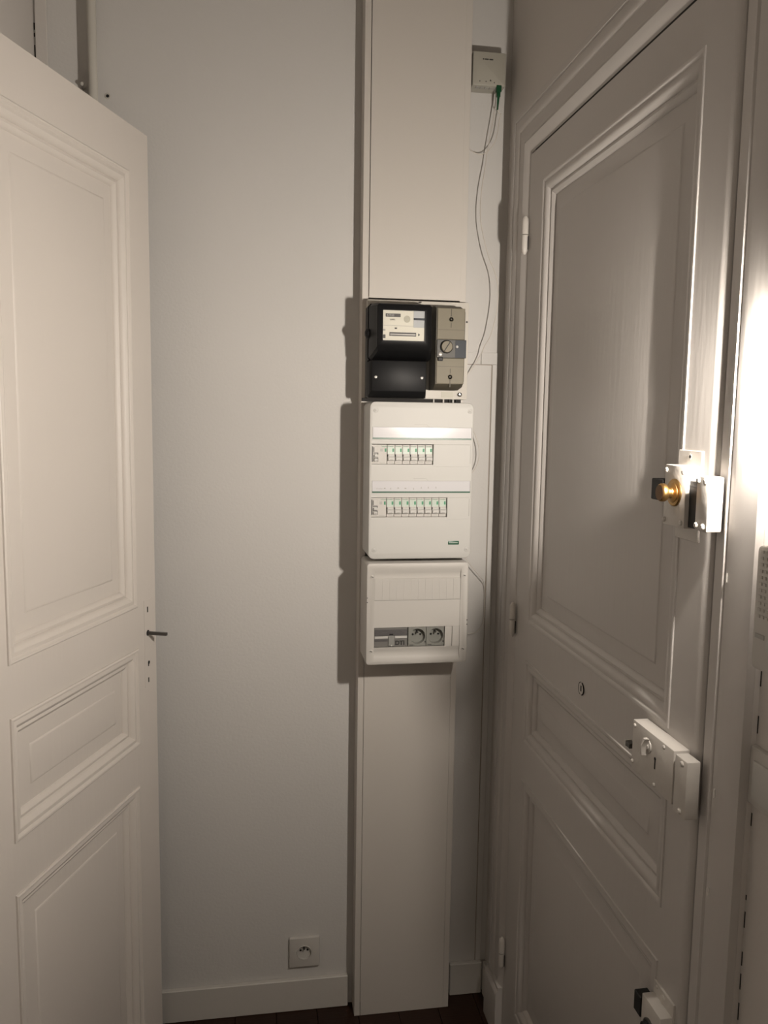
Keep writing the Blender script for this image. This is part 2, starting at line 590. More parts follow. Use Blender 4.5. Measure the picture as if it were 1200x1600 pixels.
add_cyl(bm, (.6265, 1.0985, 1.490), (0, -1, 0), .0045, .030, 14)
add_box(bm, .6215, .6330, 1.066, 1.0985, 1.463, 1.530)
obj('bolt', bm, 'blackm', lk)
# keeper on the jamb for the upper deadbolt
k1 = obj('keeper', box(.6125, XD-.0045, 1.0345, 1.0655, 1.4640, 1.5400, bev=.0022, seg=2), 'lock', fr, label='white painted keeper of the upper deadbolt')
for yy, zz in ((1.060, 1.534), (1.042, 1.533), (1.060, 1.471), (1.043, 1.4705)):
    obj('screw', screw(NB(), (.6125, yy, zz), (-1, 0, 0), .0046, h=.003), 'lock', k1)

# rim lock in the middle
XF2 = .6145
lk2 = painted_case('rim_lock', 1.089, 1.2215, 1.0475, 1.1305, XF2, 'white painted rim lock with a small turn and keyhole')
screws_on(lk2, [(1.2140, 1.1225), (1.1180, 1.1245), (1.2170, 1.0610), (1.1420, 1.0540)], XF2, r=.0034)
tb = NB()
tz, ty = 1.1065, 1.1660
add_lathe(tb, (XF2, ty, tz), (-1, 0, 0), [(0, .0105), (.002, .0100), (.003, .0060), (.0045, .0050)], 20)
obj('turn_rose', tb, 'lock', lk2)
loops = []
for t in range(9):
    s = -1 + 2*t/8
    zz = tz + s*.0145
    ww = .0022 + .0022*abs(s)**1.5
    dd = .010 - .003*abs(s)
    yy = ty - s*.004
    loops.append([(XF2-.0035, yy-ww, zz), (XF2-.0035-dd, yy-ww*.7, zz), (XF2-.0035-dd, yy+ww*.7, zz), (XF2-.0035, yy+ww, zz)])
obj('turn', add_hull(NB(), loops), 'lock', lk2, label='white thumb turn')
bm = NB()
add_box(bm, XF2-.0006, XF2+.0003, 1.1418, 1.1445, 1.0790, 1.0960)
add_cyl(bm, (XF2+.0003, 1.1432, 1.0955), (-1, 0, 0), .0026, .0010, 12)
obj('keyhole', bm, 'gap', lk2)
obj('snib', box(XF2+.001, XF2+.0120, 1.2330, 1.2470, 1.0745, 1.0830, bev=.0008), 'steel', lk2, label='dark steel snib')
obj('snib_tip', box(XF2+.0003, XF2+.0130, 1.2470, 1.2490, 1.0735, 1.0845, bev=.0005), 'chrome', lk2)
k2 = obj('keeper', box(.6140, XD-.0045, 1.0500, 1.0845, 1.0420, 1.1290, bev=.0020, seg=2), 'lock', fr, label='white painted keeper of the rim lock')
for yy, zz in ((1.0635, 1.1215), (1.0635, 1.0500)):
    obj('screw', screw(NB(), (.6140, yy, zz), (-1, 0, 0), .0045, h=.0026), 'lock', k2)

# lower deadbolt, cut by the foot of the frame
lk3 = painted_case('deadbolt', 1.089, 1.1495, .612, .7010, .6170, 'white painted deadbolt case near the foot of the door')
obj('fixing_plate', box(XD-.0035, XD+.0005, 1.087, 1.1500, .590, .7225, bev=.0006), 'lock', lk3)
bm = NB(); screw(bm, (XD-.0035, 1.119, .7115), (-1, 0, 0), .0052)
obj('screw', bm, 'lock', lk3)
bm = NB(); screw(bm, (XD-.0035, 1.139, .7160), (-1, 0, 0), .0026)
obj('screw', bm, 'lock', lk3)
obj('latch_slide', box(.6160, XD-.001, 1.1510, 1.174, .6560, .6900, bev=.0012), 'blackm', lk3, label='black sliding catch')
kb = (.6170, 1.1215, .6590)
obj('rose', lathe(kb, (-1, 0, 0), [(0, .0165), (.0025, .0165), (.0035, .0150), (.0035, .0135)], 28), 'steel', lk3)
obj('thumb_knob', lathe((.6135, kb[1], kb[2]), (-1, 0, 0), [(0, .0120), (.006, .0120), (.0065, .0100), (.0055, .0085), (.0065, .0070), (.0065, 0)], 28), 'blackm', lk3)

# ---------------------------------------------------------------- inner door leaf, folded back along the left wall
TH = math.radians(90-20.28)
E = Vector((-.2246, 1.9698, 0))                       # free edge
dl = Vector((math.cos(TH), math.sin(TH), 0))
DW = .655
root = E - dl*DW                                      # hinge end
d2 = thing('door_2', loc=tuple(root), rz=TH, kind='structure')
fL = lambda u, v, h: (u, -h, v)                        # local: u from hinge to free edge
P2 = [(DW-.547, DW-.0920, 1.1815, 2.1265), (DW-.547, DW-.0915, .8610, 1.0880), (DW-.549, DW-.0980, .150, .7650)]
d2leaf = obj('leaf', leaf(.0015, DW-.004, .008, 2.224, P2, fL, .034, rnd=.003, rnd_side=1), 'door_l', d2, local=True, smooth=False)
for a, b, c, d in P2:
    obj('panel', sweep_rect(a, b, c, d, [(x*.96, h*1.15) for x, h in MP_L], fL), 'door_l', d2, local=True)
s0 = DW-.0435
obj('lock_plate', box(s0-.016, s0+.020, -.0007, .0, .985, 1.190, bev=.0003), 'door_l', d2, local=True)
bm = box(s0-.0022, s0+.0022, -.0012, .0, 1.1600, 1.1730)
obj('keyhole', bm, 'hole', d2, local=True)
bm = NB(); add_cyl(bm, (s0+.002, .0, 1.0405), (0, -1, 0), .0042, .0012, 14); add_box(bm, s0-.0018, s0+.0018, -.0012, 0, 1.0320, 1.0400)
obj('keyhole', bm, 'hole', d2, local=True)
bm = box(s0-.0022, s0+.0018, -.0012, .0, .9940, 1.0050)
obj('screw_hole', bm, 'hole', d2, local=True)
bm = NB(); add_cyl(bm, (s0, .0, 1.1110), (0, -1, 0), .0068, .0012, 16)
hb = obj('handle_bore', bm, 'hole', d2, local=True)
obj('spindle', box(s0-.0035, s0+.0035, -.048, .001, 1.1075, 1.1145, bev=.0004), 'steel', d2, local=True, label='bare steel handle spindle')
# hinge-side casing behind the leaf on the left wall
struct('trim_6', box(XL, XL+.012, 1.20, 1.31, 0, 2.33, bev=.002), 'door_l')

# ================================================================ TRUNKING
tr = thing('cable_trunking', 'tall white plastic cable trunking standing on the floor behind the meter and boxes', 'trunking', (.2685, 2.053, 0), ry=0.0019)
TX0, TX1, TY = .2685, .5295, 2.053
bm = NB()
add_box(bm, TX0, TX0+.0022, TY+.001, WY-.0005, 0.0, HC-.01)
add_box(bm, TX1-.0022, TX1, TY+.001, WY-.0005, 0.0, HC-.01)
add_box(bm, TX0, TX0+.0152, TY, TY+.0022, 0.0, HC-.01, bev=.0006)
add_box(bm, TX1-.0152, TX1, TY, TY+.0022, 0.0, HC-.01, bev=.0006)
add_box(bm, TX0+.002, TX1-.002, WY-.003, WY-.0005, 0.0, HC-.01)
obj('trough', bm, 'duct', tr)
obj('upper_cover', box(TX0+.0168, TX1-.0145, TY-.0006, TY+.0022, 1.906, HC-.012, bev=.0005), 'duct', tr)
obj('lower_cover', box(TX0+.0160, TX1-.0155, TY-.0006, TY+.0022, 0.0005, 1.262, bev=.0005), 'duct', tr)

# ================================================================ METER PANEL
mp = thing('meter_panel', 'cream backing panel on the trunking that carries the black meter and beige breaker', 'panel', (.4035, 2.053, 1.661))
pl = obj('backing_plate', slab(.2785, .5325, 1.6615, 1.8990, 2.0290, 2.0515, r=.003, edge=.0015), 'plate', mp)
obj('clip_slot', box(.4045, .4120, 2.0284, 2.0292, 1.8945, 1.8975), 'gap', mp)
obj('side_screw', cyl((.5275, 2.0290, 1.852), (0, -1, 0), .0024, .0008, n=12), 'ink', mp)
obj('seal_screw', lathe((.5130, 2.029, 1.6735), (0, -1, 0), [(0, .0052), (.006, .0052), (.007, .0040), (.007, 0)], 16), 'blackm', mp)
obj('seal_screw', lathe((.5118, 2.0216, 1.6745), (0, -1, 0), [(0, .0026), (.001, .0020), (.001, 0)], 12), 'chrome', mp)
obj('type_label', box(.466, .496, 2.0285, 2.0292, 1.6655, 1.6800), mat('label_beige', (.42, .40, .33), .5), mp)
obj('wire_gap', box(.2700, .5200, 2.0400, 2.0520, 1.6535, 1.6615), 'gap', mp)
for xx, mt in ((.449, 'plastic2'), (.474, 'duct'), (.489, 'blackm'), (.4985, 'plastic'), (.5075, 'blackm')):
    obj('wire', cyl((xx, 2.0350, 1.6480), (0, 0, 1), .0022, .0135, n=10), mt, mp)

# electricity meter
me_ = thing('electricity_meter', 'black plastic electricity meter with a cream dial behind a square window', 'electricity meter', (.350, 2.029, 1.663))
bm = NB()
add_hull(bm, [[(x, y, z) for x, z in ((.2745, 1.6620), (.4185, 1.6620), (.4185, 1.8760), (.4125, 1.8830), (.2810, 1.8830), (.2745, 1.8760))] for y in (2.0285, 1.9900)])
obj('base', bm, 'black', me_)
def ring(x0, x1, z0, z1, y, c):
    return [(x, y, z) for x, z in ((x0+c, z0), (x1-c, z0), (x1, z0+c), (x1, z1-c), (x1-c, z1), (x0+c, z1), (x0, z1-c), (x0, z0+c))]
loops = [ring(.2765, .4265, 1.7500, 1.8815, 1.9900, .006), ring(.2765, .4265, 1.7500, 1.8815, 1.9750, .006),
         ring(.2870, .4205, 1.7690, 1.8790, 1.9420, .005), ring(.2885, .4170, 1.7745, 1.8765, 1.9330, .004),
         ring(.2985, .4035, 1.7895, 1.8640, 1.9235, .002), ring(.3010, .4000, 1.7925, 1.8615, 1.9235, .001),
         ring(.3010, .4000, 1.7925, 1.8615, 1.9290, .001)]
bm = add_hull(NB(), loops)
obj('housing', bm, 'black', me_)
dp = obj('dial_plate', box(.3012, .3998, 1.9275, 1.9295, 1.7927, 1.8613), 'dial', me_)
yd = 1.9270
obj('counter', box(.3075, .3425, yd-.0004, yd+.001, 1.8465, 1.8540), 'ink', dp)
obj('counter_digits', text_bm('43920', .0072, .3092, 1.8478, yd-.0006, depth=.0002), 'inkg', dp)
obj('unit_text', text_bm('kWh', .0058, .3180, 1.8385, yd-.0002, depth=.0002), 'ink', dp)
obj('sticker', box(.3735, .3997, yd-.0003, yd+.001, 1.8235, 1.8610), 'dial2', dp)
obj('sticker_bar', box(.3735, .3997, yd-.0006, yd+.001, 1.8405, 1.8455), 'slate', dp)
obj('smudge', lathe((.3580, yd+.0003, 1.8425), (0, -1, 0), [(0, .0080), (.0005, .0078), (.0005, 0)], 18), mat('dial_stain', (.36, .345, .28), .6), dp)
obj('dial_rule', box(.3020, .3735, yd-.0002, yd+.001, 1.8263, 1.8271), 'inkg', dp)
obj('marker', box(.3290, .3345, yd-.0004, yd+.001, 1.8190, 1.8225), 'ink', dp)
obj('disc_slot', box(.3168, .3800, yd-.0004, yd+.001, 1.8030, 1.8115), 'ink', dp)
obj('metal_disc', box(.3180, .3790, yd-.0009, yd, 1.8050, 1.8085, bev=.0008), 'wheel', dp)
bm = add_hull(NB(), [[(.3850, y, 1.8105), (.3895, y, 1.8072), (.3850, y, 1.8040)] for y in (yd-.0004, yd+.001)])
obj('arrow', bm, 'ink', dp)
obj('small_mark', box(.3020, .3075, yd-.0004, yd+.001, 1.8140, 1.8185, bev=.0008), 'inkg', dp)
obj('small_mark', box(.3020, .3078, yd-.0004, yd+.001, 1.7975, 1.8060, bev=.0008), 'ink', dp)
glass = bpy.data.materials.new('thin_clear_window')
glass.use_nodes = True
nt = glass.node_tree
for n_ in list(nt.nodes): nt.nodes.remove(n_)
o_ = nt.nodes.new('ShaderNodeOutputMaterial'); mx = nt.nodes.new('ShaderNodeMixShader'); tp = nt.nodes.new('ShaderNodeBsdfTransparent'); gl = nt.nodes.new('ShaderNodeBsdfGlossy'); fz = nt.nodes.new('ShaderNodeFresnel')
gl.inputs['Roughness'].default_value = .12
fz.inputs[0].default_value = 1.4
nt.links.new(fz.outputs[0], mx.inputs[0]); nt.links.new(tp.outputs[0], mx.inputs[1]); nt.links.new(gl.outputs[0], mx.inputs[2]); nt.links.new(mx.outputs[0], o_.inputs[0])
obj('window_pane', box(.3011, .3999, 1.9240, 1.9248, 1.7926, 1.8614), glass, me_)
# terminal cover
loops = [ring(.2750, .4180, 1.6610, 1.7495, 1.9895, .004), ring(.2760, .4165, 1.6635, 1.7495, 1.9800, .004), ring(.2820, .4140, 1.6765, 1.7490, 1.9650, .002), ring(.2832, .4128, 1.6780, 1.7478, 1.9640, .002)]
obj('terminal_cover', add_hull(NB(), loops), 'black', me_)
for xx in (.2915, .4030):
    obj('sealing_screw', lathe((xx, 1.9640, 1.7095), (0, -1, 0), [(0, .0036), (.002, .0034), (.003, .0018), (.0031, 0)], 16), 'chrome', me_, label='bright sealing screw')
bm = lathe((.2760, 1.9850, 1.8125), (-1, 0, 0), [(0, .0125), (.003, .0120), (.007, .0095), (.009, .005), (.009, 0)], 20)
obj('side_lug', bm, 'black', me_)

# disconnecting breaker
br = thing('main_breaker', 'aged beige main circuit breaker with a round rotary switch, right of the black meter', 'circuit breaker', (.471, 2.029, 1.685))
def oct_(g, y, z0, z1, x1=.5085):
    return [(.4345+g, y, z0), (x1-.010-g, y, z0), (x1-g, y, z0+.008), (x1-g, y, z1-.009), (x1-.008-g, y, z1), (.4345+g, y, z1)]
loops = [oct_(0, 2.0288, 1.6830, 1.8830), oct_(0, 1.9880, 1.6830, 1.8830), oct_(.0012, 1.9660, 1.6955, 1.8770), oct_(.0020, 1.9650, 1.6965, 1.8760)]
body = obj('case', add_hull(NB(), loops), 'beiged', br)
for (z0, z1) in ((1.8025, 1.8755), (1.6970, 1.7575)):
    cv = obj('terminal_cover', box(.4385, .5060, 1.9625, 1.9660, z0, z1, bev=.0010), 'beige', br)
    zc = 1.8495 if z0 > 1.75 else 1.7135
    bm = lathe((.4722, 1.9627, zc), (0, -1, 0), [(0, .0068), (.0006, .0064), (.0002, .0050), (.0002, 0)], 20)
    obj('screw_seat', bm, 'beige', cv)
    bm = NB()
    s_ = 1 if z0 > 1.75 else -1
    add_box(bm, .4710, .4730, 1.9621, 1.9630, zc+s_*.007, zc+s_*.0245)
    add_box(bm, .4712, .4728, 1.9621, 1.9630, zc-s_*.0085, zc-s_*.0195)
    add_cyl(bm, (.4722, 1.9625, zc), (0, -1, 0), .0022, .0005, 10)
    obj('screw_slot', bm, 'beiged', cv)
    obj('cover_line', box(.4400, .5055, 1.9621, 1.9630, zc-s_*.0250, zc-s_*.0243), 'beiged', cv)
band = obj('switch_band', box(.4380, .5100, 1.9610, 1.9650, 1.7585, 1.8015, bev=.0008), mat('band_grey', (.036, .033, .026), .5), br)
obj('rating_label', box(.4830, .5098, 1.9604, 1.9612, 1.7595, 1.8005), 'slate', band)
obj('knob_ring', lathe((.4612, 1.9610, 1.7845), (0, -1, 0), [(0, .0158), (.0015, .0158), (.0030, .0140), (.0030, 0)], 28), 'blackm', band)
kn = obj('rotary_knob', lathe((.4612, 1.9582, 1.7845), (0, -1, 0), [(0, .0138), (.0045, .0134), (.0055, .0125), (.0055, 0)], 28), 'beige', band)
bm = NB(); add_box(bm, -.0010, .0010, -.0006, .0006, -.0125, .0125)
bmesh.ops.rotate(bm, verts=bm.verts[:], cent=(0, 0, 0), matrix=Matrix.Rotation(math.radians(33), 3, 'Y'))
bmesh.ops.translate(bm, verts=bm.verts[:], vec=(.4612, 1.9524, 1.7845))
obj('knob_slot', bm, 'blackm', band)
obj('test_button', lathe((.4868, 1.9605, 1.7850), (0, -1, 0), [(0, .0034), (.003, .0032), (.004, .0020), (.004, 0)], 16), 'plastic', band, label='white test button')
bm = lathe((.4465, 1.9610, 1.7665), (0, -1, 0), [(0, .0046), (.002, .0046), (.003, .0030), (.003, 0)], 14)
obj('seal_screw', bm, 'chrome', band)
obj('lead_seal', box(.4405, .4530, 1.9575, 1.9625, 1.7505, 1.7600, bev=.0016), 'blackm', br)

# ================================================================ DISTRIBUTION BOARD
db = thing('distribution_board', 'large white consumer unit with two rows of green marked breakers', 'consumer unit', (.4015, 2.052, 1.2741))
BX0, BX1, BZ0, BZ1, BY = .2757, .5287, 1.2741, 1.6515, 1.9440
bd = obj('enclosure', slab(BX0, BX1, BZ0, BZ1, BY, 2.0515, r=.014, edge=.0025, n=6), 'plastic', db)
rows = [(1.5035, 1.5508, .4305, 6, 1.5634, 1.5918), (1.3762, 1.4228, .4680, 8, 1.4352, 1.4635)]
cuts = []
for z0, z1, xe, nb, sz0, sz1 in rows:
    cuts.append(box(.2818, .5228, BY-.01, BY+.034, z0-.0004, z1+.0010))
    cuts.append(box(.2828, .5240, BY-.01, BY+.0022, sz0-.0006, sz1+.0006))
scr = [(.2897, 1.6310), (.5190, 1.6312), (.2895, 1.2962), (.5182, 1.2955)]
for xx, zz in scr:
    cuts.append(cyl((xx, BY+.0012, zz), (0, -1, 0), .0062, .01, n=24))
cut(bd, cuts)
for xx, zz in scr:
    s = obj('cover_screw', lathe((xx, BY+.0012, zz), (0, -1, 0), [(0, .0052), (.0012, .0052), (.0016, .0046), (.0016, 0)], 20), 'plastic', db)
    bm = NB(); add_box(bm, xx-.0022, xx+.0022, BY-.0007, BY+.0001, zz-.0005, zz+.0005); add_box(bm, xx-.0005, xx+.0005, BY-.0007, BY+.0001, zz-.0022, zz+.0022)
    obj('screw_cross', bm, 'inkg', s)
def breaker_proto():
    """one module, local origin at its lower left front corner; window height .0470"""
    W, Hh = .0179, .0468
    b = obj('circuit_breaker', box(.0002, W-.0002, .0045, .030, .0003, Hh-.0003, bev=.0003), 'plastic2', db, local=True)
    out = [b]
    out.append(obj('nose', box(.0004, W-.0004, .0008, .0050, .0085, .0225, bev=.0006), 'plastic', b, local=True))
    out.append(obj('toggle', box(.0012, W-.0004, -.0032, .0012, .0085, .0175, bev=.0012), 'plastic', b, local=True))
    out.append(obj('toggle_notch', box(.0002, .0018, .0004, .0030, .0180, .0235), 'hole', b, local=True))
    out.append(obj('toggle_slot', box(.0016, W-.0008, .0002, .0012, .0178, .0188), 'inkg', b, local=True))
    out.append(obj('print_panel', box(.0008, W-.0006, .0041, .0047, .0250, .0400), 'palegreen', b, local=True))
    out.append(obj('rating_box', box(.0022, .0085, .0037, .0043, .0300, .0370), 'faint', b, local=True))
    out.append(obj('rating_box', box(.0026, .0081, .0035, .0041, .0304, .0366), 'palegreen', b, local=True))
    out.append(obj('marker', box(W-.0058, W-.0016, .0037, .0045, .0295, .0375), 'green', b, local=True))
    out.append(obj('brand_print', text_bm('Schneider', .0036, .0010, .0413, .0043, depth=.0002), 'green', b, local=True))
    out.append(obj('toggle_print', box(.0050, .0125, -.0034, -.0030, .0100, .0118), 'inkg', b, local=True))
    out.append(obj('lower_print', box(.0030, .0140, .0041, .0047, .0038, .0052), 'inkg', b, local=True))
    return out
def basis_loc(x, y, z):
    return basis(db).inverted() @ Vector((x, y, z))
proto = breaker_proto()
def place(proto, x, y, z, first):
    if first:
        proto[0].location = basis_loc(x, y, z)
        return
    b = proto[0].copy(); C.objects.link(b); b.parent = db
    b.location = basis_loc(x, y, z)
    for ch in proto[1:]:
        c = ch.copy(); C.objects.link(c); c.parent = b
W, Hh = .0366, .0468
rc = obj('residual_current_switch', box(.0002, W-.0002, .0045, .030, .0003, Hh-.0003, bev=.0003), 'plastic2', db, local=True)
rp = [rc]
rp.append(obj('toggle_frame', box(.0015, .0150, .0025, .0050, .0040, .0425, bev=.0004), 'plastic2', rc, local=True))
bm = NB()
add_box(bm, .0008, .0022, .0010, .0050, .0060, .0420); add_box(bm, .0040, .0150, .0005, .0030, .0255, .0272); add_box(bm, .0040, .0150, .0005, .0030, .0145, .0160)
add_box(bm, .0138, .0152, .0005, .0030, .0060, .0160); add_box(bm, .0138, .0152, .0005, .0030, .0225, .0272); add_box(bm, .0040, .0052, .0005, .0030, .0160, .0215); add_box(bm, .0040, .0052, .0005, .0030, .0290, .0400)
rp.append(obj('toggle_slot', bm, 'ink', rc, local=True))
rp.append(obj('toggle', box(.0050, .0138, -.0030, .0030, .0065, .0140, bev=.0010), 'plastic', rc, local=True))
rp.append(obj('test_button', box(.0060, .0136, -.0005, .0030, .0175, .0245, bev=.0008), 'plastic', rc, local=True))
rp.append(obj('toggle_print', box(.0075, .0125, -.0032, -.0028, .0085, .0100), 'inkg', rc, local=True))
rp.append(obj('marker', box(.0310, .0352, .0037, .0047, .0295, .0375), 'green', rc, local=True))
rp.append(obj('rating_box', box(.0200, .0265, .0041, .0047, .0300, .0372), 'faint', rc, local=True))
rp.append(obj('brand_print', text_bm('Schneider', .0040, .0230, .0413, .0043, depth=.0002), 'green', rc, local=True))
rp.append(obj('lower_print', box(.0190, .0330, .0041, .0047, .0028, .0042), 'faint', rc, local=True))
k = 0
for ri, (z0, z1, xe, nb, sz0, sz1) in enumerate(rows):
    yb = BY + .0030
    x0 = .2826
    place(rp, x0, yb, z0, ri == 0)
    for i in range(nb):
        place(proto, x0 + .0374 + i*.01848, yb, z0, k == 0)
        k += 1
    xs = x0 + .0374 + nb*.01848
    bl = obj('blanking_plate', box(xs+.0002, .5226, BY-.0006, BY+.006, z0-.0055, z1+.0008, bev=.0004), 'plastic', db)
    obj('groove', box(.5219, .5230, BY-.0010, BY-.0003, z0+.002, z1-.002), 'inkg', bl)
    ls = obj('label_strip', box(.2832, .5236, BY-.0010, BY+.0020, sz0+.0030, sz1, bev=.0005), 'glossy', db)
    obj('green_line', box(.2832, .5236, BY-.0012, BY+.0015, sz0-.0002, sz0+.0036), 'darkgreen', ls)
    obj('strip_outline', box(.2824, .2831, BY-.0004, BY+.0015, sz0, sz1), 'inkg', ls)
    obj('strip_outline', box(.2826, .5242, BY-.0003, BY+.0015, sz1+.0001, sz1+.0008), 'faint', ls)
    obj('strip_outline', box(.5236, .5243, BY-.0004, BY+.0015, sz0, sz1), 'ink', ls)
    # finger tab above the strip
    tx0, tx1 = .3870, .4190
    bm = add_hull(NB(), [[(tx0, y, sz1+.0008), (tx1, y, sz1+.0008), (tx1-.006, y, sz1+.0065), (tx0, y, sz1+.0065)] for y in (BY-.0008, BY+.001)])
    tb_ = obj('finger_tab', bm, 'plastic', ls)
    bm = NB()
    add_box(bm, tx0-.004, tx1-.0062, BY-.0009, BY-.0002, sz1+.0063, sz1+.0069)
    add_hull(bm, [[(tx1-.0062, y, sz1+.0069), (tx1-.0056, y, sz1+.0069), (tx1+.0008, y, sz1+.0008), (tx1, y, sz1+.0008)] for y in (BY-.0009, BY-.0002)])
    obj('tab_edge', bm, 'inkg', ls)
    if ri == 1:
        obj('brand_print', text_bm('Schneider', .0042, .2925, 1.4440, BY-.0011, depth=.0002), 'inkg', ls)
        for j, (xx, zz) in enumerate(((.3136, 1.4459), (.3283, 1.4455), (.3462, 1.4467), (.3641, 1.4460), (.3838, 1.4452), (.4026, 1.4475), (.4199, 1.4480), (.4388, 1.4480))):
            bm = NB()
            if j in (2, 3, 0):
                add_box(bm, xx-.0020, xx+.0020, BY-.0014, BY-.0009, zz-.0014, zz+.0014)
            else:
                add_box(bm, xx-.0011, xx+.0011, BY-.0014, BY-.0009, zz-.0020, zz+.0002)
                add_cyl(bm, (xx, BY-.0009, zz+.0012), (0, -1, 0), .0009, .0005, 8)
            obj('icon', bm, 'inkg', ls)
# green service sticker in the lower corner (plain, with its legend bar)
st = obj('sticker_bar', slab(.4722, .4995, 1.3082, 1.3174, BY-.0005, BY+.0005, r=.0012, edge=.0002), 'darkgreen', db, label='dark green legend bar')
bm = NB()
for a, b in ((.4750, .4785), (.4790, .4832), (.4838, .4866), (.4872, .4920), (.4926, .4966)):
    add_box(bm, a, b, BY-.0008, BY-.0004, 1.3117, 1.3137)
obj('legend', bm, 'palegreen', st)

# ================================================================ COMMUNICATION BOX
cb = thing('communication_box', 'small white cabinet under the consumer unit with grey network and socket modules', 'cabinet', (.4015, 2.052, 1.0125))
CX0, CX1, CZ0, CZ1, CYf = .2730, .5270, 1.0110, 1.2640, 1.9440
cbody = obj('enclosure', slab(CX0, CX1, CZ0, CZ1, CYf, 2.0515, r=.008, edge=.004, n=4), 'plastic2', cb)
IX0, IX1 = .2925, .5070
cutp = [(1.2480, .0), (1.2400, .0045), (1.2300, .0060), (1.2262, .0058), (1.2250, .0018), (1.0525, .0018), (1.0460, .0052), (1.0380, .0056), (1.0300, .0040), (1.0210, .0)]
ring0 = [(CYf-.004, z) for z in (1.2480, 1.0210)]
poly = [(CYf-.006, 1.2480)] + [(CYf+h, z) for z, h in cutp] + [(CYf-.006, 1.0210)]
c1 = add_hull(NB(), [[(x, y, z) for y, z in poly] for x in (IX0, IX1)])
cut(cbody, [c1])
cut(cbody, [box(.2931, .5072, CYf-.01, CYf+.030, 1.0540, 1.1042)])
yi = CYf+.0018
# row of ribbed blanks above
cl = 0
w_ = (IX1-IX0-.0016)/12
pb = obj('blank_module', box(.0003, w_-.0003, -.0008, .0012, 0, .0525, bev=.0003), 'plastic2', cb, local=True)
rb = NB()
for q in (.25, .5, .75):
    add_box(rb, w_*q-.0004, w_*q+.0004, -.0011, -.0004, .001, .0515)
pr = obj('rib', rb, 'plastic2', pb, local=True)
def loc_cb(x, y, z): return basis(cb).inverted() @ Vector((x, y, z))
pb.location = loc_cb(IX0+.0008, yi, 1.1722)
for i in range(1, 12):
    c = pb.copy(); C.objects.link(c); c.parent = cb; c.location = loc_cb(IX0+.0008+i*w_, yi, 1.1722)
    d_ = pr.copy(); C.objects.link(d_); d_.parent = c
obj('row_edge', box(IX0+.0002, IX1-.0002, yi-.0004, yi+.0004, 1.1712, 1.1720), 'inkg', cb)
for i in range(2):
    c = pb.copy(); C.objects.link(c); c.parent = cb; c.location = loc_cb(.4692+i*.0189, yi-.0004, 1.0530)
    c.scale = (1.04, 1, .97)
    d_ = pr.copy(); C.objects.link(d_); d_.parent = c
obj('side_gap', box(IX1-.0004, IX1+.0004, CYf+.0002, CYf+.0025, 1.046, 1.236), 'inkg', cb)
for xx, zz in ((.2862, 1.2309), (.5153, 1.2312), (.2854, 1.0462), (.5161, 1.0462)):
    s = obj('cover_screw', lathe((xx, CYf+.0001, zz), (0, -1, 0), [(0, .0048), (.0010, .0046), (.0014, .0038), (.0014, 0)], 18), 'plastic2', cb)
    bm = box(-.0030, .0030, -.0004, .0004, -.0008, .0008)
    bmesh.ops.rotate(bm, verts=bm.verts[:], cent=(0, 0, 0), matrix=Matrix.Rotation(math.radians(20), 3, 'Y'))
    bmesh.ops.translate(bm, verts=bm.verts[:], vec=(xx, CYf-.0014, zz))
    obj('screw_slot', bm, 'ink', s)
for xx, zz in ((.2752, 1.1790), (.2752, 1.1680), (.5250, 1.1190), (.5250, 1.1080)):
    obj('vent_pin', cyl((xx, CYf+.0012, zz), (0, -1, 0), .0013, .0014, n=10), 'ink', cb)
# network termination module
nt_ = obj('network_module', box(.2938, .3762, CYf+.0040, CYf+.030, 1.0552, 1.1035, bev=.0004), 'cellgrey', cb, label='dark grey network termination module marked DTI')
obj('hatched_band', box(.2945, .3755, CYf+.0028, CYf+.0045, 1.0835, 1.0985, bev=.0004), 'celldark', nt_)
for a, b in ((.2948, .3275), (.3445, .3752)):
    obj('label_tape', box(a, b, CYf+.0022, CYf+.0045, 1.0765, 1.0820, bev=.0004), 'plastic', nt_)
obj('latch', box(.3285, .3435, CYf+.0005, CYf+.0045, 1.0580, 1.0830, bev=.0010), mat('latch_grey', (.24, .24, .225), .45), nt_)
obj('latch_slot', box(.3310, .3405, CYf+.0020, CYf+.0030, 1.0855, 1.0880, bev=.0004), 'hole', nt_)
obj('latch_foot', cyl((.3360, CYf+.0004, 1.0592), (0, -1, 0), .0018, .0008, n=10), 'plastic', nt_)
obj('lettering', text_bm('DTI', .0150, .3455, 1.0598, CYf+.0034, depth=.0004, bold=.0005), 'ink', nt_)
obj('ribbed_strip', box(.2948, .3270, CYf+.0030, CYf+.0045, 1.0690, 1.0740), 'celldark', nt_)  # dark grey strip below the left label tape
for sx0, sx1 in ((.3782, .4228), (.4238, .4682)):
    xc = (sx0+sx1)/2 + .0012
    so = obj('socket_module', box(sx0, sx1, CYf+.0030, CYf+.030, 1.0556, 1.1036, bev=.0005), 'cellgrey2', cb, label='light grey mains socket module')
    cut(so, [cyl((xc, CYf+.018, 1.0800), (0, -1, 0), .0190, .03, n=32)])
    obj('socket_well', lathe((xc, CYf+.0179, 1.0800), (0, -1, 0), [(0, .0189), (.0005, .0189), (.0005, 0)], 32), 'cellgrey2', so)
    obj('earth_pin', cyl((xc, CYf+.0178, 1.0895), (0, -1, 0), .0024, .0125, n=12), 'ink', so)
    for dx in (-.0095, .0095):
        obj('pin_hole', cyl((xc+dx, CYf+.0175, 1.0815), (0, -1, 0), .0027, .0006, n=12), 'hole', so)
    obj('corner_mark', box(sx1-.0035, sx1-.0010, CYf+.0024, CYf+.0032, 1.0640, 1.0685), 'ink', so)
    obj('lower_print', box(sx0+.003, sx0+.013, CYf+.0026, CYf+.0032, 1.0575, 1.0590), 'ink', so)

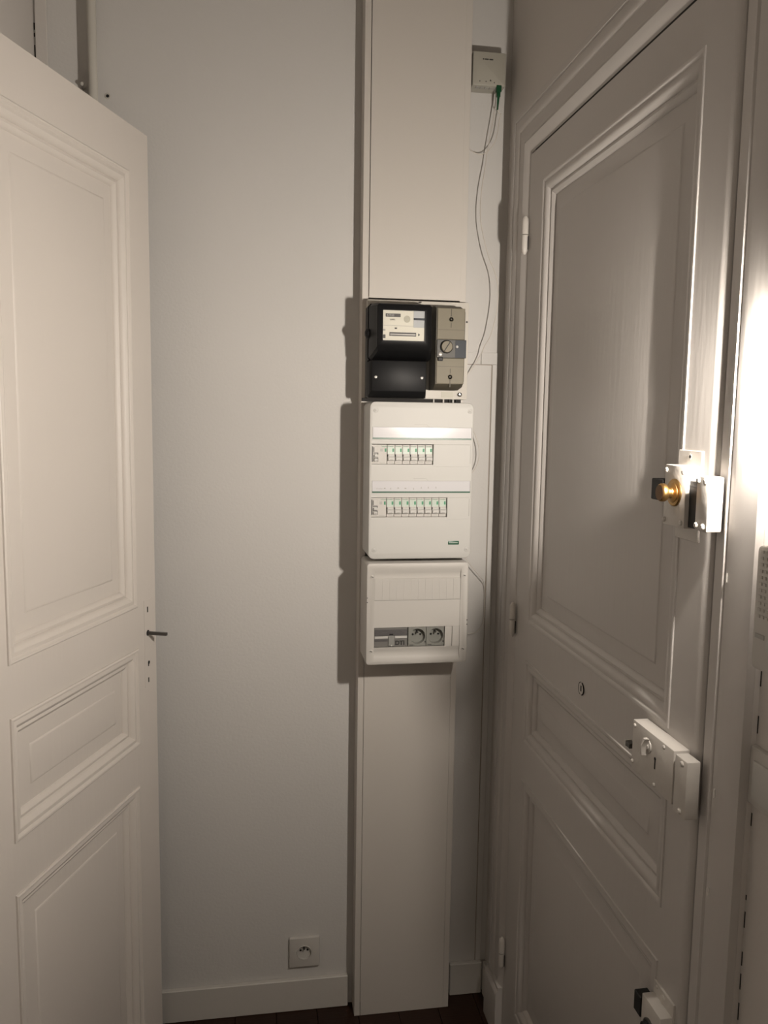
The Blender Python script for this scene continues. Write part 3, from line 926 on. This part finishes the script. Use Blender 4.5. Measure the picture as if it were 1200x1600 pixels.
# ================================================================ FIBRE BOX AND CABLES
fb = thing('fibre_box', 'small off-white fibre terminal box high on the wall by the trunking', 'terminal box', (.579, WY, 2.42))
fe = obj('case', slab(.5348, .6185, 2.4240, 2.5030, 2.0600, WY-.001, r=.004, edge=.003, n=4), 'box', fb)
bm = NB()
for a, b in ((.5590, .5625), (.5640, .5735), (.5755, .5850)):
    add_box(bm, a, b, 2.0592, 2.0602, 2.4835, 2.4862)
obj('lettering', bm, 'ink', fb)
for xx, zz in ((.5530, 2.4335), (.5685, 2.4335), (.5895, 2.4320)):
    obj('indicator', cyl((xx, 2.0605, zz), (0, -1, 0), .0013, .001, n=10), 'ink', fb)
bm = add_hull(NB(), [[(.5775, y, 2.4350), (.5820, y, 2.4350), (.58, y, 2.4392)] for y in (2.0592, 2.0605)])
obj('warning_mark', bm, 'ink', fb)
for i in range(5):
    obj('port', box(.5455+i*.0115, .5530+i*.0115, 2.0680, 2.0800, 2.4225, 2.4250, bev=.0004), 'inkg', fb)
bm = NB()
add_box(bm, .5955, .6085, 2.0590, 2.0690, 2.4120, 2.4280, bev=.0012)
add_box(bm, .5975, .6065, 2.0600, 2.0680, 2.4000, 2.4130, bev=.0015)
add_cyl(bm, (.6020, 2.0640, 2.4010), (-.05, 0, -1), .0034, .0300, 12, r2=.0020)
obj('connector', bm, 'connector', fb, label='green fibre connector')

c1 = tube([(.5985, 2.075, 2.4225), (.6000, 2.080, 2.4050), (.5990, 2.082, 2.3800), (.5925, 2.083, 2.3350), (.5830, 2.083, 2.2750), (.5790, 2.082, 2.2430), (.5690, 2.076, 2.1800), (.5660, 2.070, 2.1250), (.5700, 2.062, 2.0800),
           (.5840, 2.052, 2.0200), (.6020, 2.042, 1.9700), (.6080, 2.036, 1.9250), (.6060, 2.038, 1.8800), (.5960, 2.050, 1.8250), (.5860, 2.066, 1.8000), (.5780, 2.080, 1.7750), (.5560, 2.094, 1.7350), (.5310, 2.094, 1.7050)], .00115)
obj('fibre_cable', c1, 'cable', label='thin white fibre cable winding down from the small box to the meter panel', cat='cable')
c2 = tube([(.6005, 2.064, 2.3705), (.6080, 2.068, 2.3640), (.6130, 2.074, 2.3650), (.6100, 2.078, 2.3500), (.6060, 2.078, 2.3200), (.5985, 2.078, 2.2960), (.5850, 2.082, 2.2780), (.5690, 2.088, 2.2710), (.5510, 2.092, 2.2760), (.5310, 2.094, 2.2900)], .00115)
obj('fibre_cable', c2, 'cable', label='short white fibre lead hanging from the green connector in a loop', cat='cable')
c3 = tube([(.5320, 2.085, 1.6350), (.5560, 2.082, 1.6000), (.5760, 2.080, 1.5600), (.5830, 2.080, 1.5230), (.5760, 2.082, 1.4900), (.5560, 2.088, 1.4600), (.5330, 2.093, 1.4350)], .0010)
obj('fibre_cable', c3, 'cable', label='short white cable bowed out beside the upper breaker row', cat='cable')
c4 = tube([(.5310, 2.085, 1.2850), (.5460, 2.086, 1.2600), (.5750, 2.086, 1.2240), (.5990, 2.088, 1.1960), (.6090, 2.095, 1.1820), (.6140, 2.101, 1.1600), (.6145, 2.102, 1.1100), (.6120, 2.100, 1.0720), (.5950, 2.093, 1.0500), (.5750, 2.090, 1.0450), (.5500, 2.090, 1.0480), (.5310, 2.092, 1.0580)], .0010)
obj('fibre_cable', c4, 'cable', label='white cable looped against the wall beside the small cabinet', cat='cable')

# ================================================================ WALL SOCKET
ws = thing('wall_socket', 'square white mains socket just above the skirting on the end wall', 'socket', (.136, WY, .125))
fp = obj('face_plate', slab(.0955, .1775, .1245, .2085, 2.0985, WY-.0005, r=.003, edge=.0020, n=3), 'plastic2', ws)
cut(fp, [cyl((.1355, 2.1045, .1660), (0, -1, 0), .0195, .03, n=36)])
obj('socket_well', lathe((.1355, 2.1046, .1660), (0, -1, 0), [(0, .0194), (.0004, .0194), (.0004, 0)], 32), 'plastic2', ws)
bm = NB()
add_lathe(bm, (.1355, 2.0990, .1660), (0, -1, 0), [(0, .0205), (.0008, .0205), (.0022, .0200), (.0022, .0190), (.0, .0190)], 36, caps=False)
obj('socket_rim', bm, 'plastic2', ws)
for dx in (-.0095, .0095):
    obj('pin_hole', cyl((.1355+dx, 2.1044, .1700), (0, -1, 0), .0030, .0008, n=14), 'hole', ws)
obj('earth_pin', cyl((.1355, 2.1045, .1775), (0, -1, 0), .0024, .0085, n=12), 'ink', ws)

# ================================================================ CONDUIT AND FITTINGS TOP LEFT
cd = thing('conduit_pipe', 'painted vertical conduit pipe high on the end wall above the open door', 'pipe', (-.357, 2.078, 2.33))
obj('pipe', cyl((-.3570, 2.0780, 2.325), (0, 0, 1), .0105, HC-2.326, n=20), 'pipe', cd)
obj('elbow', tube([(-.3570, 2.078, 2.33), (-.3570, 2.080, 2.318), (-.3570, 2.090, 2.310), (-.3570, 2.1075, 2.309)], .0085, n=12), 'pipe', cd)
obj('pipe_clip', box(-.3700, -.3440, 2.088, WY-.0005, 2.62, 2.64, bev=.001), 'pipe', cd)
pg = obj('wall_plug', lathe((-.3830, WY, 2.3690), (0, -1, 0), [(0, .0055), (.016, .0050), (.018, .0040), (.018, 0)], 14), 'plastic2', label='small white plug stub in the wall beside the conduit end', cat='plug')
an = thing('screw_anchor', 'screw hole with a chipped ring right of the conduit end', 'wall plug', (-.3300, WY, 2.3520))
obj('ring', lathe((-.3300, WY-.0002, 2.3520), (0, -1, 0), [(0, .0070), (.0012, .0062), (.0014, .0040), (.0006, .0036)], 18), 'pipe', an)
obj('hole', cyl((-.3300, WY-.0002, 2.3520), (0, -1, 0), .0036, .0010, n=14), 'hole', an)

# ================================================================ INTERCOM, SWITCH, LAMP (right wall, near)
ic = thing('intercom_handset', 'white wall intercom with a ribbed speaker, at the right edge beside the entrance door', 'intercom', (XR2, .87, 1.313))
icb = thing
def ic_pt(y, z, x): return (x, y, z)
def side_slab(y0, y1, z0, z1, xf, xb, r, edge, n=5):
    loops = []
    for x, g in ((xb, 0), (xf+edge, 0), (xf+edge*.3, edge*.3), (xf, edge)):
        loops.append([(x, p[0], p[1]) for p in rrect(y0+g, y1-g, z0+g, z1-g, max(r-g, .0005), n)])
    return add_hull(NB(), loops)
def slope(bm):
    # the handset gets deeper towards its foot
    for v in bm.verts:
        if v.co.x < XR2-.01:
            dx = .009*(v.co.z-1.35)/.11
            v.co.x += dx
            v.co.y += dx*1.5
    return bm
obj('body', slope(side_slab(.790, .9155, 1.3140, 1.4640, .6120, XR2-.0003, .008, .003)), 'plastic2', ic)
bm = NB()
for i in range(11):
    z = 1.377 + i*.0078
    for k_ in range(14):
        y_ = .800 + k_*.0078
        add_box(bm, .6107, .6125, y_, y_+.0052, z, z+.0036)
obj('speaker_ribs', slope(bm), 'plastic2', ic)
obj('name_strip', slope(box(.6112, .6124, .8905, .9090, 1.3520, 1.3575, bev=.0003)), 'inkg', ic)
obj('call_button', slope(lathe((.6120, .8740, 1.3470), (-1, 0, 0), [(0, .0110), (.0020, .0108), (.0032, .0090), (.0032, 0)], 24)), 'plastic', ic)
sw = thing('light_switch', 'white rocker switch plate below the intercom on the side wall', 'switch', (XR2, .91, 1.11))
obj('plate', side_slab(.8780, .9560, 1.1150, 1.1930, XR2-.0085, XR2-.0003, .003, .0015, 3), 'plastic2', sw)
obj('rocker', side_slab(.8900, .9440, 1.1250, 1.1770, XR2-.0120, XR2-.0080, .002, .0012, 3), 'plastic', sw)

def wall_lamp():
    t = thing('wall_lamp', 'lit bulb wall lamp on the side wall, just past the right edge above the intercom', 'lamp', (XR2, LAMP_AT[1], LAMP_AT[2]-.05))
    x, y, z = LAMP_AT
    obj('back_plate', lathe((XR2-.0003, y, z+.055), (-1, 0, 0), [(0, .030), (.008, .029), (.011, .024), (.011, 0)], 28), 'plastic2', t)
    obj('arm', tube([(XR2-.004, y, z+.056), (x+.010, y, z+.057), (x, y, z+.052), (x, y, z+.044)], .004, n=10), 'plastic2', t)
    obj('cap', lathe((x, y, z+.048), (0, 0, -1), [(0, .012), (.004, .020), (.012, CAP), (.016, CAP), (.0155, CAP-.002), (.010, CAP-.003)], 28), 'plastic2', t)
    obj('bulb', lathe((x, y, z+.030), (0, 0, -1), [(0, .008), (.006, .0125), (.014, .0160), (.030, .0165), (.046, .0155), (.056, .011), (.061, .005), (.062, 0)], 24), 'bulb', t)
    obj('shade_cup', lathe((x, y, z-.027), (0, 0, -1), [(0, .010), (.001, .0190), (.004, .0190), (.007, .010), (.010, .004), (.0105, 0)], 24), 'plastic2', t)  # cup added out of view to hold back light going down
wall_lamp()

def fill_lamp():
    # unseen fill light added behind the viewer, shaped as a dim globe lamp
    x, y, z = -.30, -1.25, 1.15
    t = thing('fill_lamp', 'dim globe lamp added behind the viewer as fill light', 'lamp', (x, y, 0))
    obj('base', lathe((x, y, 0), (0, 0, 1), [(0, .13), (.012, .13), (.02, .11), (.025, .02)], 32), 'steel', t)  # foot of the added fill lamp
    obj('fill_pole', cyl((x, y, .02), (0, 0, 1), .010, z-.12-.02, n=14), 'steel', t)
    obj('globe', lathe((x, y, z-.12), (0, 0, 1), [(.12-.12*math.cos(PI*i/16), .12*math.sin(PI*i/16)) for i in range(17)], 28), mat('fill_globe', (1.0, .84, .66), .4, emit=FILL_LAMP), t)  # glowing ball of the added fill lamp
fill_lamp()

for o in C.objects:
    if '_m' in o.keys():
        del o['_m']
